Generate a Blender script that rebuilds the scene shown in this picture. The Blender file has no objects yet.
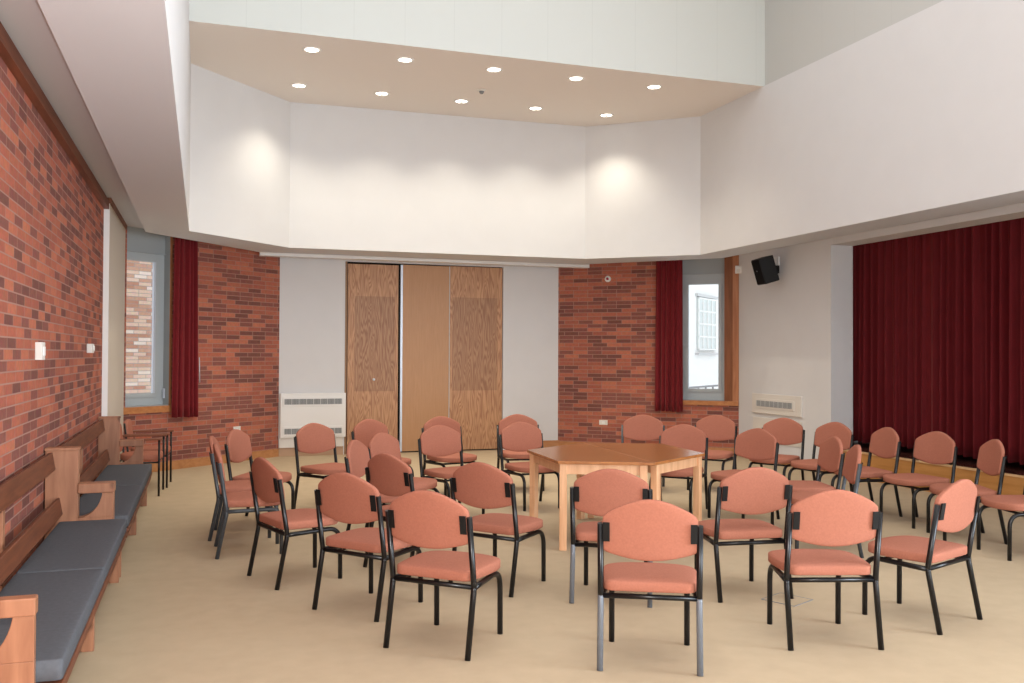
import bpy, math, random
from mathutils import Vector, Matrix
random.seed(7)
R = math.radians
C = bpy.context.scene.collection
SC = bpy.context.scene

# ---------------------------------------------------------------- camera
cam = bpy.data.objects.new('camera', bpy.data.cameras.new('camera'))
C.objects.link(cam)
cam.data.sensor_width = 36.0
cam.data.lens = 917.5 / 1024 * 36.0
yaw, pit, rol = R(18.6486), R(0.8726), R(0.2622)
fw = Vector((math.sin(yaw)*math.cos(pit), math.cos(yaw)*math.cos(pit), math.sin(pit)))
rt = Vector((math.cos(yaw), -math.sin(yaw), 0)); up = rt.cross(fw)
r2 = math.cos(rol)*rt + math.sin(rol)*up; u2 = -math.sin(rol)*rt + math.cos(rol)*up
m = Matrix((r2, u2, -fw)).transposed().to_4x4(); m.translation = Vector((0, 0, 1.65))
cam.matrix_world = m
cam.data.clip_start = 0.02
SC.camera = cam

# ---------------------------------------------------------------- world, light, exposure
w = bpy.data.worlds.new('overcast_sky'); SC.world = w; w.use_nodes = True
bg = w.node_tree.nodes['Background']
bg.inputs[0].default_value = (0.86, 0.93, 1.0, 1); bg.inputs[1].default_value = 1.6
SC.view_settings.view_transform = 'Standard'; SC.view_settings.look = 'None'
SC.view_settings.exposure = 0.0; SC.view_settings.gamma = 1.0; SC.view_settings.use_curve_mapping = False

def area(name, loc, rot, sx, sy, power, col):
    l = bpy.data.lights.new(name, 'AREA'); l.shape = 'RECTANGLE'; l.size = sx; l.size_y = sy
    l.energy = power; l.color = col
    o = bpy.data.objects.new(name, l); C.objects.link(o); o.location = loc; o.rotation_euler = rot
    return o
area('rooflight_daylight', (3.6, 4.0, 7.7), (0, 0, 0), 6.6, 11.0, 250, (0.92, 0.96, 1.0))
area('rear_fill', (2.6, -2.75, 1.7), (R(-90), 0, R(180)), 7.0, 2.2, 110, (0.80, 0.90, 1.0)).rotation_euler = (R(90), 0, 0)  # unseen cool fill lamp added behind the camera; no window modelled
area('side_fill', (8.3, -0.6, 1.8), (R(90), 0, R(90)), 4.0, 2.4, 860, (0.78, 0.89, 1.0))  # added unseen fill lamp, brightens the left soffit and left brick wall
area('camera_flash', (0.03, -0.02, 1.80), (R(90), 0, -yaw), 0.12, 0.08, 215, (1.0, 0.98, 0.95))
DL = [(x, y) for y in (11.49, 13.09) for x in (1.25, 2.42, 3.61, 4.78, 5.96)]
for i, (x, y) in enumerate(DL):
    l = bpy.data.lights.new('downlight_beam', 'SPOT'); l.energy = 105; l.spot_size = R(112); l.spot_blend = 1.0
    l.color = (1.0, 0.92, 0.75); l.shadow_soft_size = 0.07
    o = bpy.data.objects.new('downlight_beam', l); C.objects.link(o); o.location = (x, y, 5.36)

# ---------------------------------------------------------------- materials
def new_mat(name, rough=0.6, spec=0.3, metal=0.0):
    m = bpy.data.materials.new(name); m.use_nodes = True
    b = m.node_tree.nodes['Principled BSDF']
    b.inputs['Roughness'].default_value = rough; b.inputs['Metallic'].default_value = metal
    b.inputs['Specular IOR Level'].default_value = spec
    return m, m.node_tree.nodes, m.node_tree.links, b
def srgb(r, g, b):
    f = lambda c: (c/255/12.92) if c/255 <= 0.04045 else ((c/255+0.055)/1.055)**2.4
    return (f(r), f(g), f(b), 1)
def plain(name, col, rough=0.6, spec=0.3, metal=0.0, var=0.0, scale=8.0, bump=0.0, bscale=200.0):
    m, N, L, b = new_mat(name, rough, spec, metal)
    b.inputs['Base Color'].default_value = col
    tc = N.new('ShaderNodeTexCoord')
    if var:
        n = N.new('ShaderNodeTexNoise'); n.inputs['Scale'].default_value = scale; n.inputs['Detail'].default_value = 6
        L.new(tc.outputs['Object'], n.inputs['Vector'])
        cr = N.new('ShaderNodeValToRGB')
        cr.color_ramp.elements[0].position = 0.3; cr.color_ramp.elements[1].position = 0.7
        cr.color_ramp.elements[0].color = tuple(c*(1-var) for c in col[:3])+(1,)
        cr.color_ramp.elements[1].color = tuple(min(1, c*(1+var)) for c in col[:3])+(1,)
        L.new(n.outputs['Fac'], cr.inputs[0]); L.new(cr.outputs[0], b.inputs['Base Color'])
    if bump:
        n2 = N.new('ShaderNodeTexNoise'); n2.inputs['Scale'].default_value = bscale; n2.inputs['Detail'].default_value = 3
        L.new(tc.outputs['Object'], n2.inputs['Vector'])
        bp = N.new('ShaderNodeBump'); bp.inputs['Strength'].default_value = bump; bp.inputs['Distance'].default_value = 0.01
        L.new(n2.outputs['Fac'], bp.inputs['Height']); L.new(bp.outputs[0], b.inputs['Normal'])
    return m
def brick(name, tint=1.0, outdoor=False):
    m, N, L, b = new_mat(name, 0.85, 0.15)
    uv = N.new('ShaderNodeUVMap')
    br = N.new('ShaderNodeTexBrick')
    br.inputs['Scale'].default_value = 1.0; br.inputs['Brick Width'].default_value = 0.262
    br.inputs['Row Height'].default_value = 0.067; br.inputs['Mortar Size'].default_value = 0.0052
    br.inputs['Mortar Smooth'].default_value = 0.15; br.offset = 0.37; br.offset_frequency = 3; br.inputs['Bias'].default_value = 0.0
    br.inputs['Color1'].default_value = (0, 0, 0, 1); br.inputs['Color2'].default_value = (1, 1, 1, 1)
    br.inputs['Mortar'].default_value = (0.5, 0.5, 0.5, 1)
    L.new(uv.outputs[0], br.inputs['Vector'])
    cr = N.new('ShaderNodeValToRGB'); cr.color_ramp.interpolation = 'CONSTANT'
    e = cr.color_ramp.elements
    if outdoor: cols = [(0.0, srgb(198, 150, 122)), (0.3, srgb(222, 188, 164)), (0.6, srgb(188, 132, 104)), (0.85, srgb(232, 214, 198))]
    else: cols = [(0.0, srgb(122, 74, 64)), (0.18, srgb(136, 80, 68)), (0.43, srgb(164, 88, 66)), (0.62, srgb(174, 93, 67)), (0.84, srgb(184, 102, 72))]
    e[0].position, e[0].color = cols[0]; e[1].position, e[1].color = cols[1]
    for p, c in cols[2:]:
        x = e.new(p); x.color = c
    L.new(br.outputs['Color'], cr.inputs[0])
    n = N.new('ShaderNodeTexNoise'); n.inputs['Scale'].default_value = 25; n.inputs['Detail'].default_value = 6
    L.new(uv.outputs[0], n.inputs['Vector'])
    mx = N.new('ShaderNodeMix'); mx.data_type = 'RGBA'; mx.blend_type = 'OVERLAY'; mx.inputs[0].default_value = 0.35
    L.new(cr.outputs[0], mx.inputs[6]); L.new(n.outputs['Color'], mx.inputs[7])
    hs = N.new('ShaderNodeHueSaturation'); hs.inputs['Saturation'].default_value = 0.93
    mo = N.new('ShaderNodeMix'); mo.data_type = 'RGBA'
    L.new(br.outputs['Fac'], mo.inputs[0]); L.new(mx.outputs[2], mo.inputs[6])
    mo.inputs[7].default_value = srgb(158, 148, 142) if outdoor else srgb(166, 122, 107)
    L.new(mo.outputs[2], hs.inputs['Color']); L.new(hs.outputs[0], b.inputs['Base Color'])
    bp = N.new('ShaderNodeBump'); bp.inputs['Strength'].default_value = 0.35; bp.inputs['Distance'].default_value = 0.006; bp.invert = True
    L.new(br.outputs['Fac'], bp.inputs['Height']); L.new(bp.outputs[0], b.inputs['Normal'])
    return m
def wood(name, c1, c2, rough=0.45, spec=0.4, axis='Y', scale=3.0, stretch=12.0, knots=0.0, rings=False):
    m, N, L, b = new_mat(name, rough, spec)
    tc = N.new('ShaderNodeTexCoord'); mp = N.new('ShaderNodeMapping')
    s = [stretch, stretch, stretch]; s['XYZ'.index(axis)] = 1.0
    mp.inputs['Scale'].default_value = s
    L.new(tc.outputs['Object'], mp.inputs['Vector'])
    n = N.new('ShaderNodeTexNoise'); n.inputs['Scale'].default_value = scale; n.inputs['Detail'].default_value = 8; n.inputs['Distortion'].default_value = 0.6
    L.new(mp.outputs[0], n.inputs['Vector'])
    cr = N.new('ShaderNodeValToRGB'); cr.color_ramp.elements[0].position = 0.32; cr.color_ramp.elements[1].position = 0.68
    cr.color_ramp.elements[0].color = c1; cr.color_ramp.elements[1].color = c2
    L.new(n.outputs['Fac'], cr.inputs[0]); out = cr.outputs[0]
    if knots:
        v = N.new('ShaderNodeTexVoronoi'); v.inputs['Scale'].default_value = 3.2
        mp2 = N.new('ShaderNodeMapping'); s2 = [1.6]*3; s2['XYZ'.index(axis)] = 1.0; mp2.inputs['Scale'].default_value = s2
        L.new(tc.outputs['Object'], mp2.inputs[0]); L.new(mp2.outputs[0], v.inputs['Vector'])
        k = N.new('ShaderNodeValToRGB'); k.color_ramp.elements[0].position = 0.07; k.color_ramp.elements[1].position = 0.15
        k.color_ramp.elements[0].color = (0.25, 0.2, 0.17, 1); k.color_ramp.elements[1].color = (1, 1, 1, 1)
        L.new(v.outputs['Distance'], k.inputs[0])
        mx = N.new('ShaderNodeMix'); mx.data_type = 'RGBA'; mx.blend_type = 'MULTIPLY'; mx.inputs[0].default_value = knots
        L.new(out, mx.inputs[6]); L.new(k.outputs[0], mx.inputs[7]); out = mx.outputs[2]
    L.new(out, b.inputs['Base Color'])
    return m
def oak_veneer(name, patch):
    # cathedral-grained oak veneer; «patch» = (x0, x1, z0, z1) greyer, unfaded rectangle on the leaf
    m, N, L, b = new_mat(name, 0.42, 0.4)
    tc = N.new('ShaderNodeTexCoord'); mp = N.new('ShaderNodeMapping'); mp.inputs['Scale'].default_value = (1, 1, 0.06)
    L.new(tc.outputs['Object'], mp.inputs[0])
    mp.inputs['Scale'].default_value = (7.5, 7.5, 0.85)
    nz = N.new('ShaderNodeTexNoise'); nz.inputs['Scale'].default_value = 1.0; nz.inputs['Detail'].default_value = 2.0; nz.inputs['Distortion'].default_value = 0.3
    L.new(mp.outputs[0], nz.inputs['Vector'])
    k1 = N.new('ShaderNodeMath'); k1.operation = 'MULTIPLY'; k1.inputs[1].default_value = 15.0; L.new(nz.outputs['Fac'], k1.inputs[0])
    k2 = N.new('ShaderNodeMath'); k2.operation = 'PINGPONG'; k2.inputs[1].default_value = 0.5; L.new(k1.outputs[0], k2.inputs[0])
    wv = N.new('ShaderNodeMath'); wv.operation = 'MULTIPLY'; wv.inputs[1].default_value = 2.0; L.new(k2.outputs[0], wv.inputs[0])
    cr = N.new('ShaderNodeValToRGB'); cr.color_ramp.elements[0].position = 0.15; cr.color_ramp.elements[1].position = 0.75
    cr.color_ramp.elements[0].color = srgb(166, 116, 80); cr.color_ramp.elements[1].color = srgb(196, 148, 106)
    L.new(wv.outputs[0], cr.inputs[0])
    s0 = N.new('ShaderNodeSeparateXYZ'); L.new(tc.outputs['Object'], s0.inputs[0])
    def cmp(sock, lo, hi):
        a = N.new('ShaderNodeMath'); a.operation = 'GREATER_THAN'; L.new(sock, a.inputs[0]); a.inputs[1].default_value = lo
        c = N.new('ShaderNodeMath'); c.operation = 'LESS_THAN'; L.new(sock, c.inputs[0]); c.inputs[1].default_value = hi
        d = N.new('ShaderNodeMath'); d.operation = 'MULTIPLY'; L.new(a.outputs[0], d.inputs[0]); L.new(c.outputs[0], d.inputs[1]); return d.outputs[0]
    d = N.new('ShaderNodeMath'); d.operation = 'MULTIPLY'
    L.new(cmp(s0.outputs[0], patch[0], patch[1]), d.inputs[0]); L.new(cmp(s0.outputs[2], patch[2], patch[3]), d.inputs[1])
    f = N.new('ShaderNodeMath'); f.operation = 'MULTIPLY'; f.inputs[1].default_value = 0.55; L.new(d.outputs[0], f.inputs[0])
    mx = N.new('ShaderNodeMix'); mx.data_type = 'RGBA'; mx.blend_type = 'MULTIPLY'; mx.inputs[7].default_value = (0.62, 0.60, 0.62, 1)
    L.new(f.outputs[0], mx.inputs[0]); L.new(cr.outputs[0], mx.inputs[6]); L.new(mx.outputs[2], b.inputs['Base Color'])
    return m
def panelled(name, col, seam):
    m, N, L, b = new_mat(name, 0.7, 0.2)
    uv = N.new('ShaderNodeUVMap'); br = N.new('ShaderNodeTexBrick'); br.offset = 0.0
    br.inputs['Brick Width'].default_value = 0.62; br.inputs['Row Height'].default_value = 9.0; br.inputs['Mortar Size'].default_value = 0.004
    br.inputs['Color1'].default_value = col; br.inputs['Color2'].default_value = col; br.inputs['Mortar'].default_value = seam
    br.inputs['Scale'].default_value = 1.0
    L.new(uv.outputs[0], br.inputs['Vector']); L.new(br.outputs['Color'], b.inputs['Base Color'])
    return m
def emis(name, col, s):
    m, N, L, b = new_mat(name); b.inputs['Base Color'].default_value = col
    b.inputs['Emission Color'].default_value = col; b.inputs['Emission Strength'].default_value = s
    return m

M = {}
M['plaster'] = plain('white_plaster', srgb(220, 219, 219), 0.8, 0.15, var=0.012, scale=3)
M['ceiling'] = plain('ceiling_paint', srgb(240, 232, 224), 0.85, 0.1)
M['soffit'] = plain('soffit_paint', srgb(218, 223, 231), 0.85, 0.1)
M['clad'] = panelled('pale_cladding', srgb(208, 211, 207), srgb(201, 204, 200))
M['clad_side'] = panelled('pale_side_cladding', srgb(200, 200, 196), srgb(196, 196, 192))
M['brick'] = brick('red_brick')
M['brick_out'] = brick('weathered_outdoor_brick', outdoor=True)
M['carpet'] = plain('beige_carpet', srgb(188, 168, 140), 0.95, 0.05, var=0.035, scale=7, bump=0.25, bscale=260)
M['fabric'] = plain('salmon_upholstery', srgb(172, 111, 91), 0.92, 0.1, var=0.07, scale=90, bump=0.3, bscale=420)
M['black'] = plain('black_painted_steel', srgb(16, 15, 16), 0.3, 0.42)
M['palegrey'] = plain('pale_grey_leg', srgb(112, 117, 124), 0.35, 0.5, metal=0.2)  # paler grey tone set on some lower rear chair legs
M['greysteel'] = plain('dark_grey_steel', srgb(62, 66, 70), 0.35, 0.5)
M['plastic'] = plain('black_plastic', srgb(17, 17, 18), 0.5, 0.3)
M['screw'] = plain('steel_screw', srgb(150, 150, 150), 0.3, 0.5, metal=0.9)
M['tabletop'] = wood('varnished_table_top', srgb(150, 92, 50), srgb(182, 120, 70), 0.22, 0.5, 'X', 2.0, 9)
M['tableleg'] = wood('pale_table_wood', srgb(214, 160, 118), srgb(232, 184, 142), 0.45, 0.35, 'Z', 2.0, 10)
M['pine'] = wood('bench_pine', srgb(142, 94, 68), srgb(168, 116, 86), 0.4, 0.4, 'Z', 2.5, 8, knots=0.7)
M['slat'] = wood('dark_bench_slat', srgb(92, 50, 32), srgb(118, 68, 44), 0.5, 0.3, 'Y', 2.5, 14)
M['trimwood'] = wood('brown_trim_wood', srgb(168, 108, 64), srgb(188, 126, 78), 0.45, 0.35, 'X', 2.0, 10)
M['postwood'] = wood('window_post_wood', srgb(160, 100, 62), srgb(182, 122, 82), 0.45, 0.35, 'Z', 2.0, 10)
M['reveal'] = wood('window_reveal_wood', srgb(120, 70, 38), srgb(140, 84, 50), 0.5, 0.3, 'Z', 2.0, 10)
M['cornice'] = wood('dark_cornice_wood', srgb(112, 66, 46), srgb(136, 82, 58), 0.5, 0.3, 'Y', 2.0, 10)
M['stagewood'] = wood('stage_front_wood', srgb(176, 120, 62), srgb(196, 140, 80), 0.4, 0.4, 'Y', 1.5, 10)
M['nosing'] = plain('stage_nosing', srgb(214, 176, 130), 0.4, 0.4)
M['deck'] = plain('dark_stage_deck', srgb(70, 36, 30), 0.25, 0.5)
M['cushion'] = plain('slate_grey_cushion', srgb(90, 92, 97), 0.9, 0.1, var=0.08, scale=40, bump=0.2, bscale=300)
M['curtain'] = plain('red_curtain_cloth', srgb(114, 28, 33), 0.8, 0.2, var=0.06, scale=12)
M['velvet'] = plain('burgundy_velvet', srgb(98, 22, 27), 0.75, 0.15, var=0.08, scale=6)
for k in ('curtain', 'velvet'):
    bb = M[k].node_tree.nodes['Principled BSDF']; bb.inputs['Sheen Weight'].default_value = 0.35; bb.inputs['Sheen Tint'].default_value = (1, 0.35, 0.32, 1); bb.inputs['Sheen Roughness'].default_value = 0.4
M['winframe'] = plain('grey_window_frame', srgb(172, 178, 180), 0.45, 0.4)
M['winpanel'] = plain('grey_window_panel', srgb(156, 161, 162), 0.5, 0.3)
M['sealbright'] = plain('aluminium_strip', srgb(205, 212, 222), 0.35, 0.5, metal=0.3)
M['white'] = plain('white_enamel', srgb(236, 234, 230), 0.4, 0.4)
M['offwhite'] = plain('offwhite_plastic', srgb(225, 220, 212), 0.5, 0.3)
M['slot'] = plain('grey_grille_shadow', srgb(132, 134, 134), 0.6, 0.2)
M['fin'] = plain('grille_fin', srgb(190, 190, 188), 0.4, 0.4)
M['oak_left'] = oak_veneer('oak_leaf_left', (2.40, 3.08, 1.04, 2.63))
M['oak_right'] = oak_veneer('oak_leaf_right', (4.08, 4.90, 1.04, 2.65))
M['plainleaf'] = wood('plain_wood_leaf', srgb(182, 134, 90), srgb(190, 142, 98), 0.4, 0.4, 'Z', 3, 20)
M['jamb'] = plain('door_jamb', srgb(150, 115, 85), 0.5, 0.3)
M['gap'] = plain('dark_gap', srgb(26, 24, 24), 0.8, 0.1)
M['pinboard'] = plain('cream_wall_lining', srgb(206, 196, 182), 0.8, 0.15)
M['skirt'] = wood('skirting_wood', srgb(176, 120, 76), srgb(194, 138, 92), 0.45, 0.35, 'X', 1.5, 10)
M['plinth'] = plain('beige_plinth', srgb(186, 152, 124), 0.5, 0.3)
M['reddot'] = plain('red_dome', srgb(150, 40, 60), 0.3, 0.5)
M['facade'] = plain('pale_facade_render', srgb(236, 236, 232), 0.8, 0.1)
M['facadewin'] = plain('facade_window_glazing', srgb(205, 212, 208), 0.3, 0.5)
M['lamp'] = emis('downlight_lamp', (1.0, 0.93, 0.82, 1), 9.0)
M['chromering'] = plain('downlight_ring', srgb(238, 232, 224), 0.3, 0.5)
g, N, L, b = new_mat('window_glass', 0.02, 0.5); M['glass'] = g
tr = N.new('ShaderNodeBsdfTransparent'); gl = N.new('ShaderNodeBsdfGlossy'); gl.inputs['Roughness'].default_value = 0.02
ms = N.new('ShaderNodeMixShader'); ms.inputs[0].default_value = 0.06
L.new(tr.outputs[0], ms.inputs[1]); L.new(gl.outputs[0], ms.inputs[2]); L.new(ms.outputs[0], N['Material Output'].inputs['Surface'])

# ---------------------------------------------------------------- mesh helpers
class MB:
    def __init__(s): s.v = []; s.f = []; s.uv = {}; s.sm = []
    def add(s, vs, fs, smooth=False, uvs=None):
        n = len(s.v); s.v += [tuple(v) for v in vs]
        for i, f in enumerate(fs):
            if uvs is not None: s.uv[len(s.f)] = uvs[i]
            s.f.append(tuple(a+n for a in f)); s.sm.append(smooth)
    def box(s, a, b, T=None):
        x0, x1 = sorted((a[0], b[0])); y0, y1 = sorted((a[1], b[1])); z0, z1 = sorted((a[2], b[2]))
        vs = [(x0,y0,z0),(x1,y0,z0),(x1,y1,z0),(x0,y1,z0),(x0,y0,z1),(x1,y0,z1),(x1,y1,z1),(x0,y1,z1)]
        fs = [(0,3,2,1),(4,5,6,7),(0,1,5,4),(1,2,6,5),(2,3,7,6),(3,0,4,7)]
        uvs = []
        for f in fs:
            if f[0] == 0 and f[1] == 3 or f[0] == 4: uvs.append([(vs[i][0], vs[i][1]) for i in f])
            elif f in ((0,1,5,4),(2,3,7,6)): uvs.append([(vs[i][0], vs[i][2]) for i in f])
            else: uvs.append([(vs[i][1], vs[i][2]) for i in f])
        if T: vs = [T(v) for v in vs]
        s.add(vs, fs, False, uvs); return s
    def prism(s, poly, z0, z1, T=None):
        n = len(poly); vs = [(p[0], p[1], z0) for p in poly]+[(p[0], p[1], z1) for p in poly]
        fs = [tuple(range(n))[::-1], tuple(range(n, 2*n))]+[(i, (i+1) % n, n+(i+1) % n, n+i) for i in range(n)]
        if T: vs = [T(v) for v in vs]
        s.add(vs, fs); return s
    def tube(s, pts, r, n=10, cap=True):
        pts = [Vector(p) for p in pts]; rings = []; up0 = None
        for i, p in enumerate(pts):
            d = (pts[min(i+1, len(pts)-1)]-pts[max(i-1, 0)]).normalized()
            if up0 is None:
                a = Vector((0, 0, 1)) if abs(d.z) < 0.9 else Vector((1, 0, 0)); up0 = (a-d*a.dot(d)).normalized()
            else: up0 = (up0-d*up0.dot(d)).normalized()
            sd = d.cross(up0); rr = r[i] if isinstance(r, (list, tuple)) else r
            rings.append([p+up0*rr*math.cos(2*math.pi*k/n)+sd*rr*math.sin(2*math.pi*k/n) for k in range(n)])
        vs = [v for g in rings for v in g]; fs = []
        for i in range(len(rings)-1):
            for k in range(n):
                fs.append((i*n+k, i*n+(k+1) % n, (i+1)*n+(k+1) % n, (i+1)*n+k))
        s.add(vs, fs, True)
        if cap:
            base = len(s.v)-len(vs)
            s.f.append(tuple(base+k for k in range(n))[::-1]); s.sm.append(False)
            s.f.append(tuple(base+(len(rings)-1)*n+k for k in range(n))); s.sm.append(False)
        return s
    def lathe(s, prof, n=24, T=None, smooth=True):
        vs = []; fs = []
        for (r, z) in prof:
            for k in range(n): vs.append((r*math.cos(2*math.pi*k/n), r*math.sin(2*math.pi*k/n), z))
        for i in range(len(prof)-1):
            for k in range(n): fs.append((i*n+k, i*n+(k+1) % n, (i+1)*n+(k+1) % n, (i+1)*n+k))
        fs.append(tuple(range(n))[::-1]); fs.append(tuple((len(prof)-1)*n+k for k in range(n)))
        if T: vs = [T(v) for v in vs]
        s.add(vs, fs, smooth); return s
    def pillow(s, outline, t, T, bulge=2.6, rings=(1, .985, .95, .88, .75, .5), front=1.0, back=1.0, edge=0.42, ex=8):
        # padded shape: outline (2-D), thickness t, T maps (u, v, depth) to 3-D
        n = len(outline); cx = sum(p[0] for p in outline)/n; cy = sum(p[1] for p in outline)/n; vs = []; fs = []
        def prof(q): return edge+(1-edge)*(max(0, 1-q**ex))**0.5
        layers = [(q, -1) for q in rings[::-1]]+[(q, 1) for q in rings]
        for q, sd in layers:
            k = back if sd < 0 else front
            for p in outline: vs.append(T((cx+(p[0]-cx)*q, cy+(p[1]-cy)*q, sd*t/2*prof(q)*k)))
        m = len(layers)
        for i in range(m-1):
            for k in range(n): fs.append((i*n+k, i*n+(k+1) % n, (i+1)*n+(k+1) % n, (i+1)*n+k))
        vs.append(T((cx, cy, -t/2*back))); vs.append(T((cx, cy, t/2*front)))
        for k in range(n):
            fs.append((m*n, (k+1) % n, k)); fs.append((m*n+1, (m-1)*n+k, (m-1)*n+(k+1) % n))
        s.add(vs, fs, True); return s
    def build(s, name, mat, parent=None, bevel=0.0, fix=True):
        me = bpy.data.meshes.new(name); me.from_pydata(s.v, [], s.f)
        if s.uv:
            l = me.uv_layers.new(name='UVMap')
            for p in me.polygons:
                u = s.uv.get(p.index)
                if u:
                    for j, li in enumerate(p.loop_indices): l.data[li].uv = u[j]
        me.polygons.foreach_set('use_smooth', s.sm)
        me.materials.append(mat)
        if fix and not s.uv:
            import bmesh
            bm = bmesh.new(); bm.from_mesh(me); bmesh.ops.recalc_face_normals(bm, faces=bm.faces[:]); bm.to_mesh(me); bm.free()
        me.update()
        o = bpy.data.objects.new(name, me); C.objects.link(o)
        if parent: o.parent = parent
        if bevel:
            b = o.modifiers.new('bevel', 'BEVEL'); b.width = bevel; b.segments = 2; b.limit_method = 'ANGLE'; b.angle_limit = R(40)
            try: b.harden_normals = False
            except Exception: pass
        return o
def struct(o): o['kind'] = 'structure'; return o
def tag(o, label, cat, group=None):
    o['label'] = label; o['category'] = cat
    if group: o['group'] = group
    return o
def empty(name, loc=(0, 0, 0), rz=0.0):
    o = bpy.data.objects.new(name, None); C.objects.link(o); o.location = loc; o.rotation_euler = (0, 0, rz); o.empty_display_size = 0.1
    return o
def chaikin(poly, it=3):
    for _ in range(it):
        q = []
        for i in range(len(poly)):
            a, b = poly[i], poly[(i+1) % len(poly)]
            q.append((a[0]*.75+b[0]*.25, a[1]*.75+b[1]*.25)); q.append((a[0]*.25+b[0]*.75, a[1]*.25+b[1]*.75))
        poly = q
    return poly
def arc(p0, p1, p2, n=6):   # quadratic bend
    return [tuple((1-t)**2*a+2*t*(1-t)*b+t*t*c for a, b, c in zip(p0, p1, p2)) for t in [i/n for i in range(n+1)]]
def frameT(O, u, n):        # local (along u, outward n, z) to world
    return lambda v: (O[0]+u[0]*v[0]+n[0]*v[1], O[1]+u[1]*v[0]+n[1]*v[1], v[2])
def wall(name, mat, O, u, n, length, z0, z1, thick=0.2, holes=(), u0=0.0):
    # wall whose room face is the line O + u*t; holes = (t0, t1, z0, z1)
    T = frameT(O, u, n); mb = MB()
    ts = sorted({u0, length, *[h[0] for h in holes], *[h[1] for h in holes]})
    for a, b in zip(ts, ts[1:]):
        segs = [(z0, z1)]
        for h in holes:
            if h[0] <= a+1e-6 and h[1] >= b-1e-6:
                segs = [s2 for s1 in segs for s2 in ((s1[0], min(s1[1], h[2])), (max(s1[0], h[3]), s1[1])) if s2[1]-s2[0] > 1e-4]
        for s1 in segs: mb.box((a, 0, s1[0]), (b, thick, s1[1]), T)
    return struct(mb.build(name, mat))

# ---------------------------------------------------------------- the room
ZR, ZS, ZC, ZT = 3.40, 3.242, 5.42, 7.8      # outer ceiling, soffit, downlight ceiling, lantern top
XL, XR, YB, Y0 = -1.06, 8.46, 15.295, -3.0
c40, s40 = math.cos(R(40)), math.sin(R(40))
AL, uL, nL = (XL, 13.415), (c40, s40), (-s40, c40)          # left angled wall
AR, uR, nR = (XR, 13.26), (-c40, s40), (s40, c40)           # right angled wall
lenL = (1.18-XL)/c40; lenR = (XR-6.035)/c40

struct(MB().box((-1.6, Y0-.3, -0.2), (9.3, YB+.6, 0)).build('floor', M['carpet']))
wall('wall_left', M['brick'], (XL, Y0), (0, 1), (-1, 0), 13.415-Y0, 0, ZR+.1)
wall('wall_left_corner', M['brick'], AL, uL, nL, lenL, 0, ZR, 0.28, [(0.10, 0.80, 0.92, ZR)])
wall('wall_back', M['plaster'], (1.18, YB), (1, 0), (0, 1), 6.035-1.18, 0, ZR, 0.2, [(2.237-1.18, 4.995-1.18, 0, 3.20)])
wall('wall_right_corner', M['brick'], AR, uR, nR, lenR, 0, ZR, 0.28, [(0.235, 1.12, 0.90, ZR)])
wall('wall_right', M['plaster'], (XR, 13.26), (0, -1), (1, 0), 13.26-Y0, 0, ZR+.1, 0.38, [(13.26-10.9, 13.26-2.6, 0.0, ZS+.003)])
wall('wall_rear', M['plaster'], (XL-.2, Y0), (1, 0), (0, -1), XR-XL+.4, 0, ZT, 0.2)
# ceiling over the outer ring of the room
# bulkhead: soffit ring and the inner faces that rise to the well ceiling
P = [(-.175, Y0), (-.175, 12.56), (1.215, 14.0), (5.94, 13.87), (7.383, 12.66), (7.383, Y0)]
O = [(-.72, Y0), (-.72, 12.88), (.822, 14.77), (6.24, 14.77), (7.96, 12.97), (7.96, Y0)]
mb = MB(); n = len(P)
for i in range(n-1):
    a, b, c, d = P[i], P[i+1], O[i+1], O[i]
    vs = [(*a, ZS), (*b, ZS), (*c, ZS), (*d, ZS), (*c, ZR), (*d, ZR)]
    mb.add(vs, [(0, 1, 2, 3), (3, 2, 4, 5)])
struct(mb.build('ceiling_soffit', M['soffit']))
W_ = [(XL-.2, Y0), (XL-.2, 13.5), (.9, 15.6), (6.3, 15.6), (XR+.39, 13.4), (XR+.39, Y0)]
mb = MB()
for i in range(n-1): mb.add([(*O[i], ZR), (*O[i+1], ZR), (*W_[i+1], ZR), (*W_[i], ZR)], [(0, 1, 2, 3)])
struct(mb.build('ceiling_outer', M['soffit']))
names = ['wall_upper_left', 'wall_upper_left_corner', 'wall_upper_back', 'wall_upper_right_corner', 'wall_upper_right']
Q = [(-.375, Y0), (-.375, 12.65), (1.13, 14.2), (6.02, 14.07), (7.583, 12.75), (7.583, Y0)]
for i in range(n-1):
    a, b, c, d = P[i], P[i+1], Q[i+1], Q[i]
    z1 = ZT if i == 0 else ZC
    vs = [(*a, ZS), (*b, ZS), (*c, ZS+.1), (*d, ZS+.1), (*a, z1), (*b, z1), (*c, z1), (*d, z1)]
    k = MB(); k.add(vs, [(4, 7, 6, 5), (3, 2, 6, 7), (0, 4, 5, 1), (0, 3, 7, 4), (1, 5, 6, 2)])
    struct(k.build(names[i], M['plaster']))
# well ceiling that carries the downlights
struct(MB().prism([(-.175, 10.962), (7.383, 10.962), (7.383, 12.7), (5.96, 13.95), (1.2, 14.08), (-.175, 12.65)], ZC, ZC+.15).build('ceiling_well', M['ceiling']))
wall('wall_lantern_back', M['clad'], (-.175, 10.96), (1, 0), (0, 1), 7.7, ZC+.001, ZT, 0.15)
wall('wall_lantern_right', M['clad_side'], (7.41, 10.96), (0, -1), (1, 0), 10.96-Y0, ZC, ZT, 0.15)
struct(MB().box((-.4, Y0, ZT), (7.7, 11.2, ZT+.1)).build('ceiling_lantern', M['ceiling']))

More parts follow.
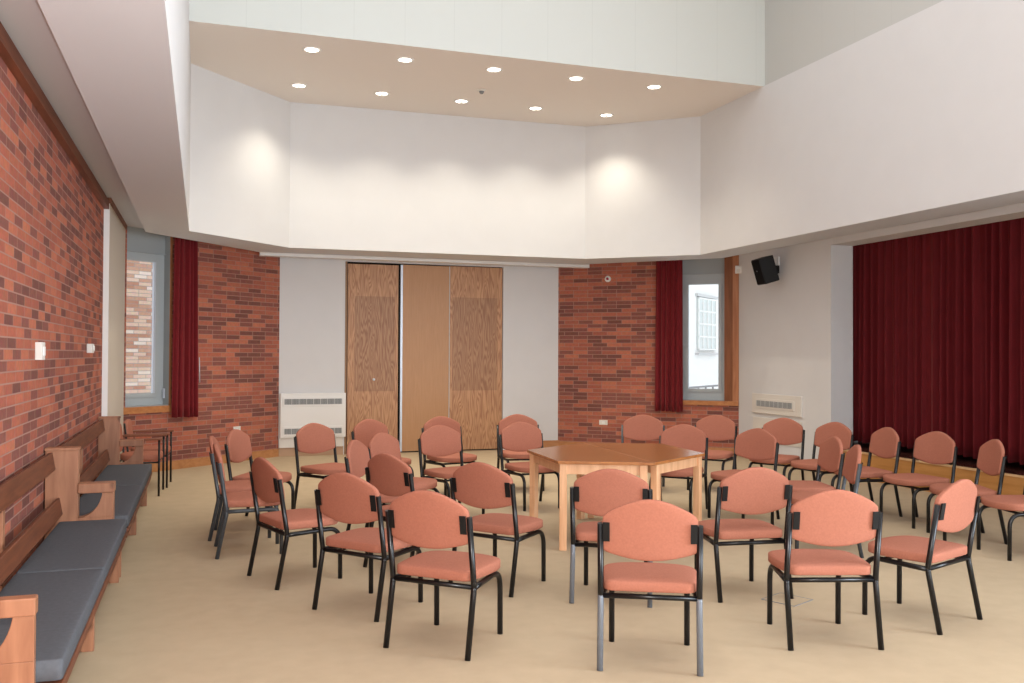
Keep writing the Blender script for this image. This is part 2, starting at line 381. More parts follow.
# trims: cornice, skirting, lining on the left wall, track
struct(MB().box((XL, Y0, 3.36), (XL+.035, 11.2, 3.49)).box((XL, Y0, 3.27), (XL+.055, 11.2, 3.36)).build('trim_1', M['cornice']))
struct(MB().box((XL, 11.2, 0.0), (-1.0, 13.42, ZR)).build('wall_left_lining', M['pinboard']))
struct(MB().box((XL+.0, 11.185, 0.0), (-1.0, 11.2, ZR)).build('trim_2', M['white']))
struct(MB().box((XL, 11.17, 3.335), (-.985, 13.5, 3.405)).build('trim_3', M['cornice']))
TL_, TR_ = frameT(AL, uL, nL), frameT(AR, uR, nR)
struct(MB().box((0.09, -.016, 0), (lenL, 0, .125), TL_).build('baseboard_left', M['skirt']))
struct(MB().box((0.0, -.016, 0), (lenR+.01, 0, .125), TR_).build('baseboard_right', M['skirt']))
struct(MB().box((5.05, YB-.016, 0), (6.05, YB, .14)).build('baseboard_back', M['skirt']))
struct(MB().box((1.185, YB-.02, 0), (2.22, YB, .14)).build('baseboard_heater', M['plinth']))
struct(MB().box((.84, 14.86, 3.20), (6.45, 15.02, ZR)).build('trim_4', M['white']))
struct(MB().box((XR-.016, 10.9, 0), (XR, 13.25, .125)).build('baseboard_stage', M['skirt']))
# stage
struct(MB().box((XR, 2.6, 0), (XR+.03, 10.9, .345)).build('wall_stage_front', M['stagewood']))
struct(MB().box((XR-.012, 2.6, .345), (XR+.05, 10.9, .365)).build('trim_5', M['nosing']))
struct(MB().box((XR+.05, 2.6, .0), (12.2, 11.5, .36)).build('floor_stage', M['deck']))
struct(MB().box((XR+.38, 11.5, 0), (12.2, 11.7, 3.6)).box((XR+.375, 10.9, 0), (XR+.38, 11.5, 3.6)).box((12.2, 2.4, 0), (12.4, 11.7, 3.6)).box((XR+.38, 2.4, 0), (12.2, 2.6, 3.6)).build('wall_stage_back', M['plaster']))
struct(MB().box((XR+.38, 2.4, 3.6), (12.4, 11.7, 3.7)).build('ceiling_stage', M['soffit']))

# ---------------------------------------------------------------- windows
def window(idx, T, u0, u1, zsill, gl, d, frames, head, trims, flip, handle):
    w = empty('window_%d' % idx); struct(w)
    g0, g1, gz0, gz1 = gl
    f = MB()                                            # sash frame round the pane, set d outward
    f.box((u0, d, zsill), (g0, d+.06, head), T); f.box((g1, d, zsill), (u1, d+.06, head), T)
    f.box((g0, d, zsill), (g1, d+.06, gz0), T); f.box((g0, d, gz1), (g1, d+.06, head), T)
    fi = .035                                           # stepped inner sash
    for a, b in (((g0-.05, gz0-.05), (g0, gz1+.05)), ((g1, gz0-.05), (g1+.05, gz1+.05))): f.box((a[0], d-.02, a[1]), (b[0], d, b[1]), T)
    f.box((g0, d-.02, gz0-.05), (g1, d, gz0), T); f.box((g0, d-.02, gz1), (g1, d, gz1+.05), T)
    f.build('window_frame', M['winframe'], w)
    MB().box((g0, d+.025, gz0), (g1, d+.035, gz1), T).build('window_pane', M['glass'], w)
    MB().box((u0, d-.015, head+.02), (u1, d+.06, ZR), T).box((u0, d-.035, head), (u1, d+.06, head+.02), T).build('blind_box', M['winpanel'], w)
    MB().box((u0, 0, zsill), (u1, d+.06, zsill+.012), T).build('inner_ledge', M['winpanel'], w)
    for a, b, mt, nm in trims: MB().box(a, b, T).build(nm, M[mt], w)
    if handle: MB().box((handle-.012, d-.05, 1.02), (handle+.012, d-.02, 1.16), T).build('window_handle', M['sealbright'], w)
window(1, TL_, .10, .80, .92, (.13, .645, 1.095, 2.945), .12, None, 3.06,
       [((0.0, -.045, .83), (.83, .0, .92), 'trimwood', 'window_sill'), ((0.10, 0.0, .905), (.80, .10, .92), 'trimwood', 'window_sill'),
        ((.80, -.012, .92), (.835, .0, ZR), 'postwood', 'window_trim'), ((.797, 0, .92), (.80, .12, ZR), 'winpanel', 'window_reveal'), ((0.02, -.03, .92), (.055, 0, ZR), 'postwood', 'window_trim')], 0, .78)
window(2, TR_, .235, 1.12, .90, (.352, .86, 1.10, 2.875), .12, None, 3.045,
       [((-.0, -.045, .83), (1.16, .0, .905), 'trimwood', 'window_sill'),
        ((-.0, -.014, .905), (.10, .0, ZR), 'postwood', 'window_post'), ((.10, -.006, .905), (.237, .03, ZR), 'reveal', 'window_reveal')], 0, None)
MB().box((.645-.03, .10, 1.095), (.645, .14, 2.945), TL_).build('pane_edge', M['sealbright'], bpy.data.objects['window_1'])

# ---------------------------------------------------------------- outside
T2 = frameT((-1.9, 17.2), (c40, s40), (-s40, c40))
o = MB().box((-3.5, 0, -.5), (3.2, .3, 6.5), T2).build('brick_wall', M['brick_out'])
tag(o, 'weathered pale brick wall outside the left window', 'wall')
T3 = frameT((14.58, 25.6), (c40, s40), (-s40, c40))
fb = empty('neighbouring_building'); tag(fb, 'pale rendered building seen through the right window', 'building')
MB().box((-14, 0, -2), (9, .3, 4.6), T3).build('facade', M['facade'], fb)
for a in (.55, 4.2, -3.2, -6.9):
    wf = MB().box((a, -.05, 1.85), (a+1.7, -.01, 3.55), T3).build('window', M['facadewin'], fb)
    k = MB()
    for i in range(5): k.box((a+i*.412, -.08, 1.85), (a+i*.412+.05, -.05, 3.55), T3)
    for j in range(5): k.box((a, -.08, 1.85+j*.4125), (a+1.7, -.05, 1.85+j*.4125+.05), T3)
    k.build('glazing_bars', M['facade'], wf)
    MB().box((a-.15, -.14, 1.70), (a+1.85, 0, 1.76), T3).build('window_ledge', M['fin'], fb)
    MB().box((a-.15, -.10, 3.57), (a+1.85, 0, 3.66), T3).build('window_head', M['fin'], fb)
MB().box((-14, -.3, 4.6), (9, .3, 4.75), T3).build('roof_edge', M['fin'], fb)
k = MB()
for i in range(30): k.box((-10+i*.6, -1.5, -2), (-9.96+i*.6, -1.46, .8), T3)
k.box((-10, -1.5, .78), (8, -1.45, .83), T3).box((-10, -1.5, .45), (8, -1.45, .49), T3)
rl = k.build('railing', M['slot'], fb)
# ---------------------------------------------------------------- folding doors in the back wall
d1 = empty('door_1'); struct(d1)
MB().box((2.237, YB+.0, 0), (2.270, YB+.12, 3.20)).build('door_jamb', M['jamb'], d1)
MB().box((2.262, YB+.08, 0), (5.0, YB+.16, 3.205)).build('door_backing', M['gap'], d1)
lf = MB().box((2.285, YB+.02, .02), (3.135, YB+.07, 3.165)).build('door_leaf', M['oak_left'], d1)
lf['label'] = 'oak veneered leaf with a darker rectangle and a round lock'
MB().lathe([(.022, 0), (.022, .012), (.012, .016)], 16, lambda v: (2.727+v[0], YB+.02-v[2], 1.237+v[1])).build('door_lock', M['sealbright'], lf)
MB().box((3.172, YB-.0, .02), (3.207, YB+.06, 3.175)).build('door_edge_strip', M['sealbright'], d1)
lf = MB().box((3.207, YB+.02, .02), (4.022, YB+.07, 3.18)).build('door_leaf', M['plainleaf'], d1)
lf['label'] = 'plain smooth wood leaf'
MB().box((4.022, YB+.012, .02), (4.034, YB+.06, 3.18)).build('door_edge_strip', M['fin'], d1)
MB().box((4.034, YB+.02, .02), (4.985, YB+.07, 3.185)).build('door_leaf', M['oak_right'], d1)

# ---------------------------------------------------------------- heater and wall vent
def grille(parent, T, a0, a1, z0, z1, y, n=8):
    gr = MB().box((a0, y-.004, z0), (a1, y, z1), T).build('grille', M['slot'], parent)
    k = MB(); wd = (a1-a0)/n
    for i in range(n+1): k.box((a0+i*wd-.006, y-.012, z0), (a0+i*wd+.006, y-.003, z1), T)
    f = int((a1-a0)/.022)
    for i in range(f): k.box((a0+i*.022+.008, y-.009, z0), (a0+i*.022+.012, y-.004, z1), T)
    k.build('grille_fins', M['fin'], gr)
hc = empty('wall_heater', (1.715, YB, 0)); tag(hc, 'white convector heater with two grilles left of the folding doors', 'heater')
TH = lambda v: (v[0]-1.715, v[1], v[2])
MB().box((1.20, -.08, .30), (2.25, 0, 1.02), TH).build('casing', M['white'], hc, bevel=.006)
MB().box((1.19, -.05, .14), (2.20, 0, .30), TH).build('plinth', M['offwhite'], hc)
for z in (.825, .345):
    MB().box((1.235, -.09, z-.02), (2.205, -.08, z+.14), TH).build('grille_frame', M['white'], hc, bevel=.003)
    grille(hc, TH, 1.265, 2.18, z+.015, z+.105, -.09)
wv = empty('wall_vent', (XR, 12.19, .9)); tag(wv, 'white panel with a grey air grille on the wall right of the right window', 'vent')
TV = lambda v: (v[1], -v[0]+0.0, v[2]-.9)
MB().box((-.64, -.03, .75), (.64, 0, 1.06), TV).build('panel', M['offwhite'], wv, bevel=.004)
MB().box((-.52, -.04, .83), (.48, -.03, .985), TV).build('grille_frame', M['offwhite'], wv, bevel=.003)
grille(wv, TV, -.48, .44, .862, .952, -.04)
MB().box((-.64, -.012, .30), (.64, 0, .68), TV).build('lower_panel', M['offwhite'], wv, bevel=.003)

# ---------------------------------------------------------------- loudspeaker
ls = empty('loudspeaker', (8.19, 12.10, 2.98), 0); tag(ls, 'small black loudspeaker tilted down from the white wall beside the right window', 'speaker')
rot = Matrix.Rotation(R(-4), 3, 'Z') @ Matrix.Rotation(R(-17), 3, 'Y')
TS = lambda v: tuple(rot @ Vector(v))
MB().prism([(-.13, -.12), (.10, -.16), (.10, .16), (-.13, .12)][::-1], -.20, .20, TS).build('cabinet', M['plastic'], ls, bevel=.012)
MB().box((-.142, -.105, -.185), (-.128, .105, .185), TS).build('speaker_grille', M['gap'], ls, bevel=.004)
MB().lathe([(.012, 0), (.012, .006)], 12, lambda v: TS((-.146, v[0]+.0, v[1]+.02))).build('badge', M['screw'], ls)
MB().tube([(.10, .02, .0), (.20, .04, .03), (XR-8.19-.02, .06, .05)], .02, 8).box((.20, -.0, -.04), (XR-8.19-.02, .08, .08)).build('wall_bracket', M['plastic'], ls)
MB().box((XR-8.19-.02, .03, .04), (XR-8.19, .17, .22)).build('mounting_plate', M['white'], ls)

# ---------------------------------------------------------------- small fittings
def box_thing(name, mb, mat, label, cat, bevel=.004): return tag(mb.build(name, M[mat], bevel=bevel), label, cat)
o = MB().box((1.98, -.012, .455), (2.12, 0, .54), TL_).build('wall_socket', M['offwhite'], bevel=.003); tag(o, 'white socket low on the left brick corner wall, behind the chairs', 'socket')
MB().box((2.03, -.016, .475), (2.065, -.011, .515), TL_).build('socket_switch', M['white'], o)
o = MB().box((2.25, -.012, .44), (2.40, 0, .525), TR_).build('wall_socket', M['offwhite'], bevel=.003); tag(o, 'white double socket low on the right brick corner wall beyond the table', 'socket')
MB().box((2.30, -.016, .46), (2.35, -.011, .5), TR_).build('socket_switch', M['white'], o)
o = empty('alarm_sounder', (0, 0, 0)); tag(o, 'small round white alarm with a dark red centre high on the right brick wall', 'alarm')
TA = lambda v: TR_((2.25+v[0], -v[2], 3.0+v[1]))
MB().lathe([(.055, 0), (.055, .02), (.045, .03), (.028, .032)], 24, TA).build('base', M['white'], o)
MB().lathe([(.026, .03), (.024, .045), (.012, .055)], 20, TA).build('dome', M['reddot'], o)
o = MB().box((-.055, -.06, 3.03), (.055, -.014, 3.16), TR_).build('motion_sensor', M['white'], bevel=.008); tag(o, 'little white sensor box on the wooden post of the right window', 'sensor')
MB().box((-.03, -.066, 3.05), (.03, -.059, 3.10), TR_).build('sensor_lens', M['offwhite'], o)
o = MB().box((XL, 6.83, 1.605), (XL+.045, 6.95, 1.725)).build('light_switch', M['offwhite'], bevel=.004); tag(o, 'larger white switch box on the left brick wall, nearer the camera', 'switch')
MB().box((XL+.045, 6.86, 1.635), (XL+.052, 6.92, 1.695)).build('rocker', M['white'], o)
o = MB().box((XL, 9.72, 1.655), (XL+.05, 9.90, 1.745)).build('thermostat', M['offwhite'], bevel=.006); tag(o, 'small white thermostat box on the left brick wall near the white lining', 'thermostat')
MB().lathe([(.028, 0), (.026, .012)], 16, lambda v: (XL+.05+v[2], 9.81+v[0], 1.70+v[1])).build('dial', M['white'], o)
def floor_box(cx, cy, sz, rz, label):
    e = empty('floor_box', (cx, cy, 0), rz); tag(e, label, 'floor box')
    k = MB(); h = sz/2; t = .006
    for a, b in (((-h, -h), (h, -h+t)), ((-h, h-t), (h, h)), ((-h, -h), (-h+t, h)), ((h-t, -h), (h, h))): k.box((*a, 0), (*b, .0035))
    k.build('rim', M['slot'], e)
    MB().box((-h+t, -h+t, 0), (h-t, h-t, .002)).build('carpeted_lid', M['carpet'], e)
floor_box(3.78, 5.33, .25, R(25), 'thin square outline of a carpeted floor box under the front right chair')
floor_box(4.55, 9.72, .30, R(15), 'thin square outline of a carpeted floor box on the far side of the table')

# ---------------------------------------------------------------- downlights, smoke detector
rowlab = ['leftmost', 'second from the left', 'middle', 'second from the right', 'rightmost']
proto = None
for i, (x, y) in enumerate(DL):
    if proto is None:
        proto = empty('downlight', (x, y, ZC))
        ring = MB().lathe([(.118, 0), (.118, -.006), (.108, -.012), (.092, -.010), (.086, 0.0)], 32).build('trim_ring', M['chromering'], proto)
        lamp = MB().lathe([(.084, -.002), (.06, -.006), (.02, -.007)], 24).build('lamp', M['lamp'], proto)
        hub = MB().lathe([(.022, -.012), (.020, -.020), (.01, -.022)], 16).build('lamp_cap', M['chromering'], proto)
        d = proto
    else:
        d = proto.copy(); C.objects.link(d); d.location = (x, y, ZC)
        for ch in (ring, lamp, hub):
            cc = ch.copy(); C.objects.link(cc); cc.parent = d
    tag(d, 'lit round recessed downlight, %s in the %s row of five' % (rowlab[i % 5], 'nearer' if i < 5 else 'farther'), 'downlight', 'recessed downlights in the well ceiling')
o = empty('smoke_detector', (3.725, 12.44, ZC)); tag(o, 'small white smoke detector between the two rows of downlights', 'smoke detector')
MB().lathe([(.06, 0), (.06, -.012), (.05, -.02)], 24).build('base', M['offwhite'], o)
MB().lathe([(.035, -.02), (.032, -.04), (.02, -.055)], 20).build('sensor_head', M['slot'], o)

# ---------------------------------------------------------------- curtains
def cloth(T, L0, L1, zt, zb, amp, folds, seed, top_pinch=1.0, hem=0.0, n=220, rows=14, sharp=False):
    rnd = random.Random(seed); ph = [rnd.uniform(0, 6.28) for _ in range(6)]
    W = L1-L0; mb = MB(); vs = []; fs = []
    for j in range(rows+1):
        q = j/rows; z = zt+(zb-zt)*q
        for i in range(n+1):
            t = i/n; a = t*folds*2*math.pi
            a += 0.9*math.sin(2*math.pi*t*folds/5.3+ph[0])+0.5*math.sin(2*math.pi*t*folds/2.7+ph[1]+q*.6)
            d = math.sin(a)+.35*math.sin(a*.5+ph[2]+q*1.1)+.2*math.sin(a*1.9+ph[3])
            if sharp: d = 1.0-2.6*(1-abs(math.sin(a/2+q*.25*math.sin(t*37))))**1.7+.25*math.sin(a*.5+ph[2])+.22*math.sin(a*2.3+ph[3])
            am = amp*(.55+.45*q)*(1+.35*math.sin(2*math.pi*t*3.1+ph[4]))
            x = L0+W*t+am*.25*math.sin(a*1+1.2)*(0.4+.6*q)
            x = (L0+L1)/2+(x-(L0+L1)/2)*(top_pinch+(1-top_pinch)*q)
            zz = z+(hem*math.sin(2*math.pi*t*folds/6+ph[5])+hem*.6*math.sin(a)) * q**6
            vs.append(T((x, am*d, zz)))
    w1 = n+1
    for j in range(rows):
        for i in range(n): fs.append((j*w1+i, j*w1+i+1, (j+1)*w1+i+1, (j+1)*w1+i))
    mb.add(vs, fs, True); return mb
def solid(o, t=.006):
    s = o.modifiers.new('solid', 'SOLIDIFY'); s.thickness = t; s.offset = 0; return o
cl = solid(cloth(lambda v: TL_((v[0], -.11+v[1], v[2])), 0.765, 1.225, 3.36, .745, .035, 5, 3, .86, .004, 120).build('window_curtain', M['curtain'], fix=False))
tag(cl, 'narrow dark red curtain gathered beside the left window', 'curtain', 'window curtains')
MB().tube([TL_((1.195, -.165, 1.60)), TL_((1.202, -.168, 1.24))], .006, 8).build('draw_rod', M['sealbright'], cl)
cr_ = solid(cloth(lambda v: TR_((v[0], -.10+v[1], v[2])), .905, 1.39, 3.36, .715, .035, 5, 11, .93, .004, 120).build('window_curtain', M['curtain'], fix=False))
tag(cr_, 'narrow dark red curtain gathered beside the right window', 'curtain', 'window curtains')
sc_ = solid(cloth(lambda v: (8.96+v[1], 11.3-v[0], v[2]), 0.0, 8.6, 3.55, .43, .045, 62, 21, 1.0, .012, 1700, 14, True).build('stage_curtain', M['velvet'], fix=False))
tag(sc_, 'wide burgundy velvet curtain closing the stage', 'curtain')

# ---------------------------------------------------------------- tables (two trapezoids that make a hexagon)
hexv = [Vector(p) for p in ((2.854, 7.229), (3.589, 6.892), (4.388, 7.435), (4.447, 8.383), (3.712, 8.72), (2.913, 8.177))]   # FL FR Right BR BL Left
def trap_table(idx, corners, label):
    base = sum(corners, Vector((0, 0)))/4
    t = empty('trapezoid_table', (base.x, base.y, 0)); tag(t, label, 'table', 'pair of trapezoid tables')
    loc = [c-base for c in corners]
    top = loc
    shr = lambda f: [p*(1-f) for p in loc]
    MB().prism([tuple(p*.998) for p in top], .735, .76).build('table_top', M['tabletop'], t, bevel=.004)
    ins = []
    for i in range(4):
        a, b, c = loc[i-1], loc[i], loc[(i+1) % 4]
        v1, v2 = (a-b).normalized(), (c-b).normalized()
        ins.append(b+(v1+v2).normalized()*.062/math.sin((math.acos(max(-1, min(1, v1.dot(v2)))))/2))
    for i in range(4):
        a, b = ins[i], ins[(i+1) % 4]; d = (b-a).normalized(); nn = Vector((-d.y, d.x))
        k = MB().prism([tuple(a+d*.03+nn*-.011), tuple(b-d*.03+nn*-.011), tuple(b-d*.03+nn*.011), tuple(a+d*.03+nn*.011)], .645, .735)
        k.build('apron', M['tableleg'], t)
    for i in range(4):
        p = ins[i]; o2 = loc[i]; dd = (loc[(i+1) % 4]-loc[i]).normalized()
        if i in (1, 3): dd = (loc[i]-loc[i-1]).normalized()
        nn = Vector((-dd.y, dd.x)); h = .031
        k = MB().prism([tuple(p+dd*sx*h+nn*sy*h) for sx, sy in ((-1, -1), (1, -1), (1, 1), (-1, 1))], 0, .735)
        k.build('leg', M['tableleg'], t, bevel=.004)
trap_table(0, [hexv[0], hexv[1], hexv[4], hexv[5]], 'wooden trapezoid table, left half of the hexagonal pair with its long edge joined')
trap_table(1, [hexv[1], hexv[2], hexv[3], hexv[4]], 'wooden trapezoid table, right half of the hexagonal pair with its right corner shining')

# ---------------------------------------------------------------- benches
def bench(y0, y1, label):
    b = empty('wall_bench', (-.78, (y0+y1)/2, 0)); tag(b, label, 'bench', 'wooden benches along the left wall')
    cy = (y0+y1)/2; T = lambda v: (v[0]+.78, v[1]-cy, v[2])
    def bx(name, a, c, mt, bev=.004): return MB().box(a, c, T).build(name, M[mt], b, bevel=bev)
    th = .042
    for ys in ((y0, y0+th), (y1-th, y1)):
        k = MB()
        k.box((-1.05, ys[0], 0), (-.836, ys[1], .955), T)
        k.box((-1.055, ys[0]-.004, .955), (-.830, ys[1]+.004, .975), T)
        def xz(poly):
            n = len(poly); vs = [T((p[0], ys[0], p[1])) for p in poly]+[T((p[0], ys[1], p[1])) for p in poly]
            k.add(vs, [tuple(range(n)), tuple(range(n, 2*n))[::-1]]+[(i, n+i, n+(i+1) % n, (i+1) % n) for i in range(n)])
        k.box((-.836, ys[0], 0), (-.60, ys[1], .47), T)
        cv = arc((-.815, 0, .47), (-.70, 0, .50), (-.675, 0, .645), 8)
        xz([(-.60, .645), (-.60, .47)]+[(p[0], p[2]) for p in cv])
        k.build('bench_end', M['pine'], b, bevel=.003)
        bx('armrest', (-.836, ys[0]-.012, .645), (-.595, ys[1]+.012, .715), 'pine', .006)
    bx('seat_board', (-1.0, y0+th, .335), (-.505, y1-th, .362), 'slat')
    bx('seat_rail', (-.545, y0+th+.004, .29), (-.515, y1-th-.004, .335), 'slat')
    for xx, z0, z1 in ((-1.015, .82, .945), (-.965, .50, .62)):
        k = MB(); vs = [T(v) for v in ((xx-.012, y0+th, z1), (xx+.012, y0+th, z1), (xx+.034, y0+th, z0), (xx+.010, y0+th, z0), (xx-.012, y1-th, z1), (xx+.012, y1-th, z1), (xx+.034, y1-th, z0), (xx+.010, y1-th, z0))]
        k.add(vs, [(0,1,2,3), (4,7,6,5), (0,4,5,1), (1,5,6,2), (2,6,7,3), (3,7,4,0)]); k.build('back_slat', M['slat'], b, bevel=.005)
    ym = (y0+y1)/2
    bx('back_support', (-1.045, ym-.03, .0), (-1.01, ym+.03, .93), 'pine')
    for yy in (ym-.03, y1-.10, y0+.05): bx('leg', (-.62, yy, 0), (-.555, yy+.055, .335), 'pine')
bench(3.93, 7.285, 'long wooden pew against the left brick wall, nearest the camera')
bench(7.305, 10.80, 'long wooden pew against the left brick wall, farther one beside the armchairs')
def cushion(y0, y1, label):
    o = empty('bench_cushion', (-.73, (y0+y1)/2, .36)); h = (y1-y0)/2
    w = .222
    outline = chaikin([(-w, -h), (-w, -h+.05), (-w, 0), (-w, h-.05), (-w, h), (-w+.05, h), (w-.05, h), (w, h), (w, h-.05), (w, 0), (w, -h+.05), (w, -h), (w-.05, -h), (-w+.05, -h)], 2)
    c = MB().pillow(outline, .098, lambda v: (v[0], v[1], .051+v[2]), edge=.80, rings=(1, .992, .975, .94, .8, .4)).build('bench_cushion', M['cushion'])
    c.location = o.location; bpy.data.objects.remove(o)
    tag(c, label, 'cushion', 'slate grey bench cushions')
cushion(3.985, 5.60, 'slate grey seat cushion at the near end of the near pew')
cushion(5.61, 7.235, 'slate grey seat cushion on the far half of the near pew')
cushion(7.355, 9.05, 'slate grey seat cushion on the near half of the far pew')
cushion(9.06, 10.75, 'slate grey seat cushion at the far end of the far pew')

# ---------------------------------------------------------------- chairs
wr, wf, zb, zt, yt, yrf, yff, zg = .258, .214, .378, .770, -.262, -.274, .236, .385
rT = .0165
def post_y(z): return -.2+(yt+.2)*(z-zb)/(zt-zb)
def make_chair():
    t = empty('meeting_chair')
    ol = chaikin([(-.250, .64), (-.250, .70), (-.250, .79), (-.236, .818), (-.17, .857), (-.085, .893), (0, .908), (.085, .893), (.17, .857), (.236, .818), (.250, .79), (.250, .70), (.250, .64), (.240, .617), (.16, .596), (.08, .580), (0, .575), (-.08, .580), (-.16, .596), (-.240, .617)], 2)
    def TB(v):
        u, z, d = v; return (u, post_y(z)+.012-.022*(1-(u/.236)**2)+d*-1, z)
    parts = [MB().pillow(ol, .042, TB, edge=.5).build('backrest', M['fabric'], t)]
    for s in (-1, 1):
        k = MB(); pts = [(s*.268, post_y(.775)-.010, .775), (s*.268, post_y(.69)-.010, .69)]
        vs = []
        for x in (.244, .209):
            for z in (.778, .676):
                yy = post_y(z)-.008-.022*(1-(x/.236)**2 if x < .236 else 0)
                vs += [(s*x, yy-.014, z), (s*x, yy-.006, z)]
        k.add(vs, [(0,1,3,2), (4,6,7,5), (0,4,5,1), (2,3,7,6), (0,2,6,4), (1,5,7,3)])
        br = k.build('bracket', M['plastic'], t)
        parts.append(br)
    sl = chaikin([(-.236, -.218), (-.15, -.222), (.15, -.222), (.236, -.218), (.250, -.12), (.262, .0), (.262, .12), (.235, .20), (.15, .25), (.05, .268), (-.05, .268), (-.15, .25), (-.235, .20), (-.262, .12), (-.262, .0), (-.250, -.12)], 2)
    sl2 = []
    parts.append(MB().pillow(sl, .088, lambda v: (v[0], v[1], zb+.051+v[2]-.5*max(0, v[1]-.14)**2), edge=.52, ex=4.2, back=.8, rings=(1, .985, .955, .91, .84, .74, .6, .4)).build('seat', M['fabric'], t))
    for s in (-1, 1):
        q0, q1, q2 = (s*wr, -.205, zb-.03), (s*wr, -.2, zb), (s*wr, post_y(zb+.03), zb+.03)
        bend = arc(q0, q1, q2, 4)
        parts.append(MB().tube([(s*wr, yrf, 0)]+bend[:3], rT, 12).build('leg', M['black'], t))
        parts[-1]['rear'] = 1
        parts.append(MB().tube(bend[2:]+[(s*wr, yt, zt)], rT, 12).build('back_post', M['black'], t))
    for s in (-1, 1):
        pts = [(s*wr, -.2, zb-.004), (s*(wr-.012), -.1, zb-.004), (s*(wf+.006), .13, zb-.004)]+arc((s*(wf+.006), .13, zb-.004), (s*wf, yff-.006, zb-.002), (s*wf, yff-.002, zb-.11), 7)[1:]+[(s*wf, yff, 0)]
        parts.append(MB().tube(pts, rT, 12).build('leg', M['black'], t))
    parts.append(MB().tube([(-wr, -.2, zb-.002), (wr, -.2, zb-.002)], .0145, 10).tube([(-wf-.004, .12, zb-.006), (wf+.004, .12, zb-.006)], .011, 10).build('seat_frame', M['black'], t))
    return t, parts
S = 'salmon upholstered chair with black frame, '
CH = [
 ('C1', 2.344, 4.56, 333.2, 'salmon chair seen squarely from behind, nearest the camera at centre front'),
 ('C2', 3.474, 4.595, 343.5, 'salmon chair seen from behind at the front right, standing over the floor box outline'),
 ('C3', 1.371, 5.173, 317.1, 'salmon chair from behind at the front left, first left of the nearest chair'),
 ('C4', 1.079, 6.039, 310, 'salmon chair seen from behind at left, second to the left of the nearest chair'),
 ('C5', 0.687, 6.971, 288.7, 'salmon chair with slanted back at far left, just right of the two side-on chairs'),
 ('C6', 0.40, 8.042, 270.2, 'salmon chair seen exactly side-on at far left, the nearer of two in line'),
 ('C7', 0.375, 8.78, 264.1, 'salmon chair seen side-on at far left, half hidden behind the nearer one'),
 ('C8', 0.575, 9.41, 243.9, 'salmon chair at far left facing right, backrest in front of the left brick wall socket'),
 ('C9', 1.304, 9.938, 211.4, 'salmon chair standing in front of the white convector heater'),
 ('C10', 1.519, 7.934, 241.3, 'salmon chair with its backrest seen edge-on, behind the second chair at left'),
 ('C11', 1.577, 7.048, 298.7, 'salmon chair seen from behind between the front left chairs and the oak door leaf chairs'),
 ('C12', 1.844, 8.57, 226.4, 'salmon chair facing right, middle of the three overlapping before the left oak leaf'),
 ('C13', 1.986, 10.406, 210.3, 'salmon chair farthest back before the left oak leaf of the folding doors'),
 ('C14', 2.487, 9.252, 199.2, 'salmon chair facing the camera before the plain door leaf, front of its pair'),
 ('C15', 2.065, 6.333, 308.7, 'salmon chair seen from behind immediately left of the table, turned toward it'),
 ('C16', 2.836, 10.628, 194.3, 'salmon chair facing the camera before the plain door leaf, rear of its pair'),
 ('C17', 3.432, 9.469, 188.4, 'salmon chair facing the camera behind the left table corner, front of its pair'),
 ('C18', 3.771, 10.763, 172.9, 'salmon chair facing the camera before the white wall, rear of the pair by the table'),
 ('C19', 5.196, 10.294, 153.0, 'salmon chair behind the table, before the right brick wall left of the curtain hem'),
 ('C20', 4.809, 8.731, 134.9, 'salmon chair just behind the shining right corner of the table'),
 ('C21', 6.018, 10.071, 134.1, 'salmon chair standing below the right window sill against the brick wall'),
 ('C22', 5.219, 8.143, 109.2, 'salmon chair facing left toward the table, in front of the chair below the air grille'),
 ('C23', 6.504, 9.423, 122.5, 'salmon chair directly below the white air grille panel'),
 ('C24', 6.619, 8.748, 102.0, 'salmon chair before the corner where the white wall meets the stage opening'),
 ('C25', 5.34, 7.26, 73.5, 'salmon chair with narrow backrest facing left, farther of two side-on chairs at right'),
 ('C26', 5.035, 6.605, 61.5, 'salmon chair seen nearly edge-on at right, nearer of two side-on chairs'),
 ('C27', 6.647, 8.04, 80.5, 'salmon chair facing left before the stage, leftmost of those against the stage front'),
 ('C28', 6.745, 7.393, 92.2, 'salmon chair with wide backrest before the middle of the visible stage front'),
 ('C29', 6.618, 6.663, 65.3, 'salmon chair before the stage, backrest just left of the right edge of the photo'),
 ('C30', 6.518, 5.95, 76, 'salmon chair at the right edge with only its seat and front legs in view'),
 ('C31', 4.324, 4.727, 20.0, 'salmon chair at front right turned left, tilted backrest nearest the right edge'),
 ('C32', 3.598, 5.644, 352.7, 'salmon chair seen from behind right of the table, behind the front right chair'),
 ('C33', 2.707, 5.805, 330.9, 'salmon chair seen from behind close in front of the table, partly behind the nearest chair'),
]
proto_chair, pparts = make_chair()
for i, (nm, x, y, a, lab) in enumerate(CH):
    if i == 0: o = proto_chair
    else:
        o = proto_chair.copy(); C.objects.link(o)
        for p in pparts:
            q = p.copy(); C.objects.link(q); q.parent = o
            if nm in ('C6', 'C7', 'C19', 'C26') and p.data.materials[0] == M['black']:
                q.material_slots[0].link = 'OBJECT'; q.material_slots[0].material = M['greysteel']
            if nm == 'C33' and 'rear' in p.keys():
                q.material_slots[0].link = 'OBJECT'; q.material_slots[0].material = M['palegrey']; q['label'] = 'lower rear leg in paler grey'
    o.location = (x, y, 0); o.rotation_euler = (0, 0, R(a))
    tag(o, lab, 'chair', 'salmon meeting chairs in rings round the table')

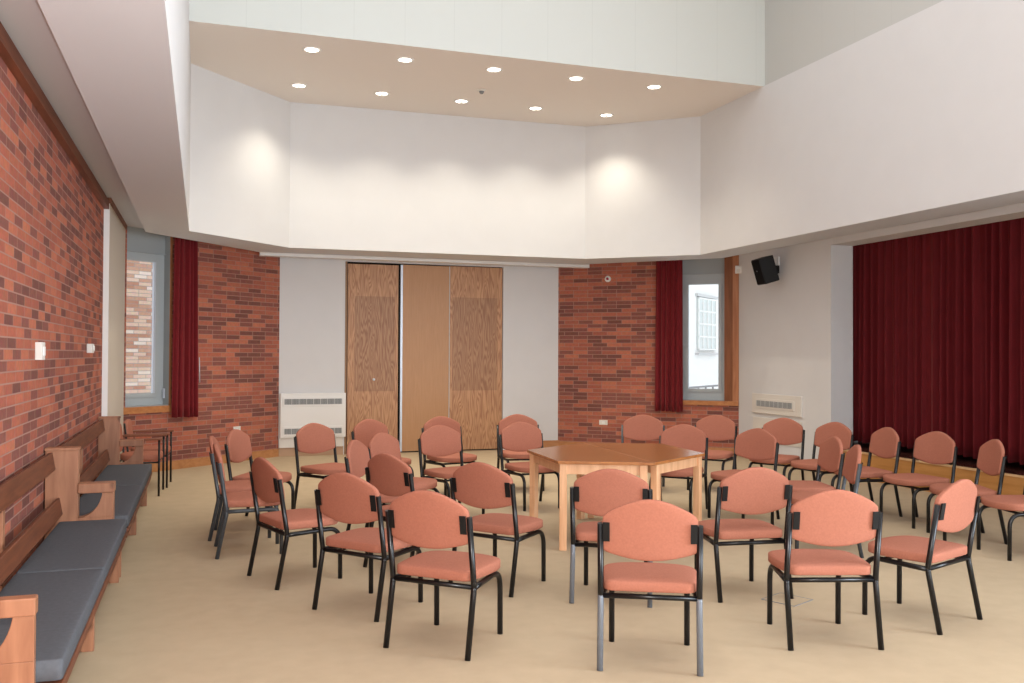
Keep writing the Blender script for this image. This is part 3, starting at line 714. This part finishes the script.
for p in pparts:
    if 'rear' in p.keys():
        p.material_slots[0].link = 'OBJECT'; p.material_slots[0].material = M['palegrey']; p['label'] = 'lower rear leg in paler grey'

# ---------------------------------------------------------------- armchairs by the left window
def make_armchair():
    t = empty('armchair'); P_ = []
    ol = chaikin([(-.22, .50), (-.22, .78), (-.15, .83), (.15, .83), (.22, .78), (.22, .50)], 3)
    P_.append(MB().pillow(ol, .045, lambda v: (v[0], -.20-.10*(v[1]-.45)-v[2], v[1]), edge=.5).build('backrest', M['fabric'], t))
    sl = chaikin([(-.235, -.2), (.235, -.2), (.235, .22), (.18, .26), (-.18, .26), (-.235, .22)], 3)
    P_.append(MB().pillow(sl, .08, lambda v: (v[0], v[1], .445+v[2]), edge=.6).build('seat', M['fabric'], t))
    for s in (-1, 1):
        P_.append(MB().tube([(s*.27, -.20, 0), (s*.27, -.20, .45), (s*.262, -.245, .80)], .0125, 8).build('leg', M['black'], t))
        P_.append(MB().tube([(s*.27, .25, 0), (s*.27, .25, .648)], .0125, 8).build('leg', M['black'], t))
        P_.append(MB().box((s*.27-.024, -.235, .648), (s*.27+.024, .285, .670)).build('armrest', M['cornice'], t, bevel=.006))
    P_.append(MB().tube([(-.27, .235, .39), (.27, .235, .39)], .011, 8).tube([(-.27, -.2, .39), (.27, -.2, .39)], .011, 8).tube([(-.27, -.2, .39), (-.27, .25, .39)], .011, 8).tube([(.27, -.2, .39), (.27, .25, .39)], .011, 8).build('seat_frame', M['black'], t))
    return t, P_
ac, ap = make_armchair()
ac.location = (-.70, 11.70, 0); ac.rotation_euler = (0, 0, R(-93))
tag(ac, 'salmon armchair with dark arms below the left window, nearer one beside the pew end', 'armchair', 'armchairs below the left window')
a2 = ac.copy(); C.objects.link(a2)
for p in ap:
    q = p.copy(); C.objects.link(q); q.parent = a2
a2.location = (-.635, 12.38, 0); a2.rotation_euler = (0, 0, R(-93))
tag(a2, 'salmon armchair with dark arms below the left window, farther one next to the brick corner', 'armchair', 'armchairs below the left window')
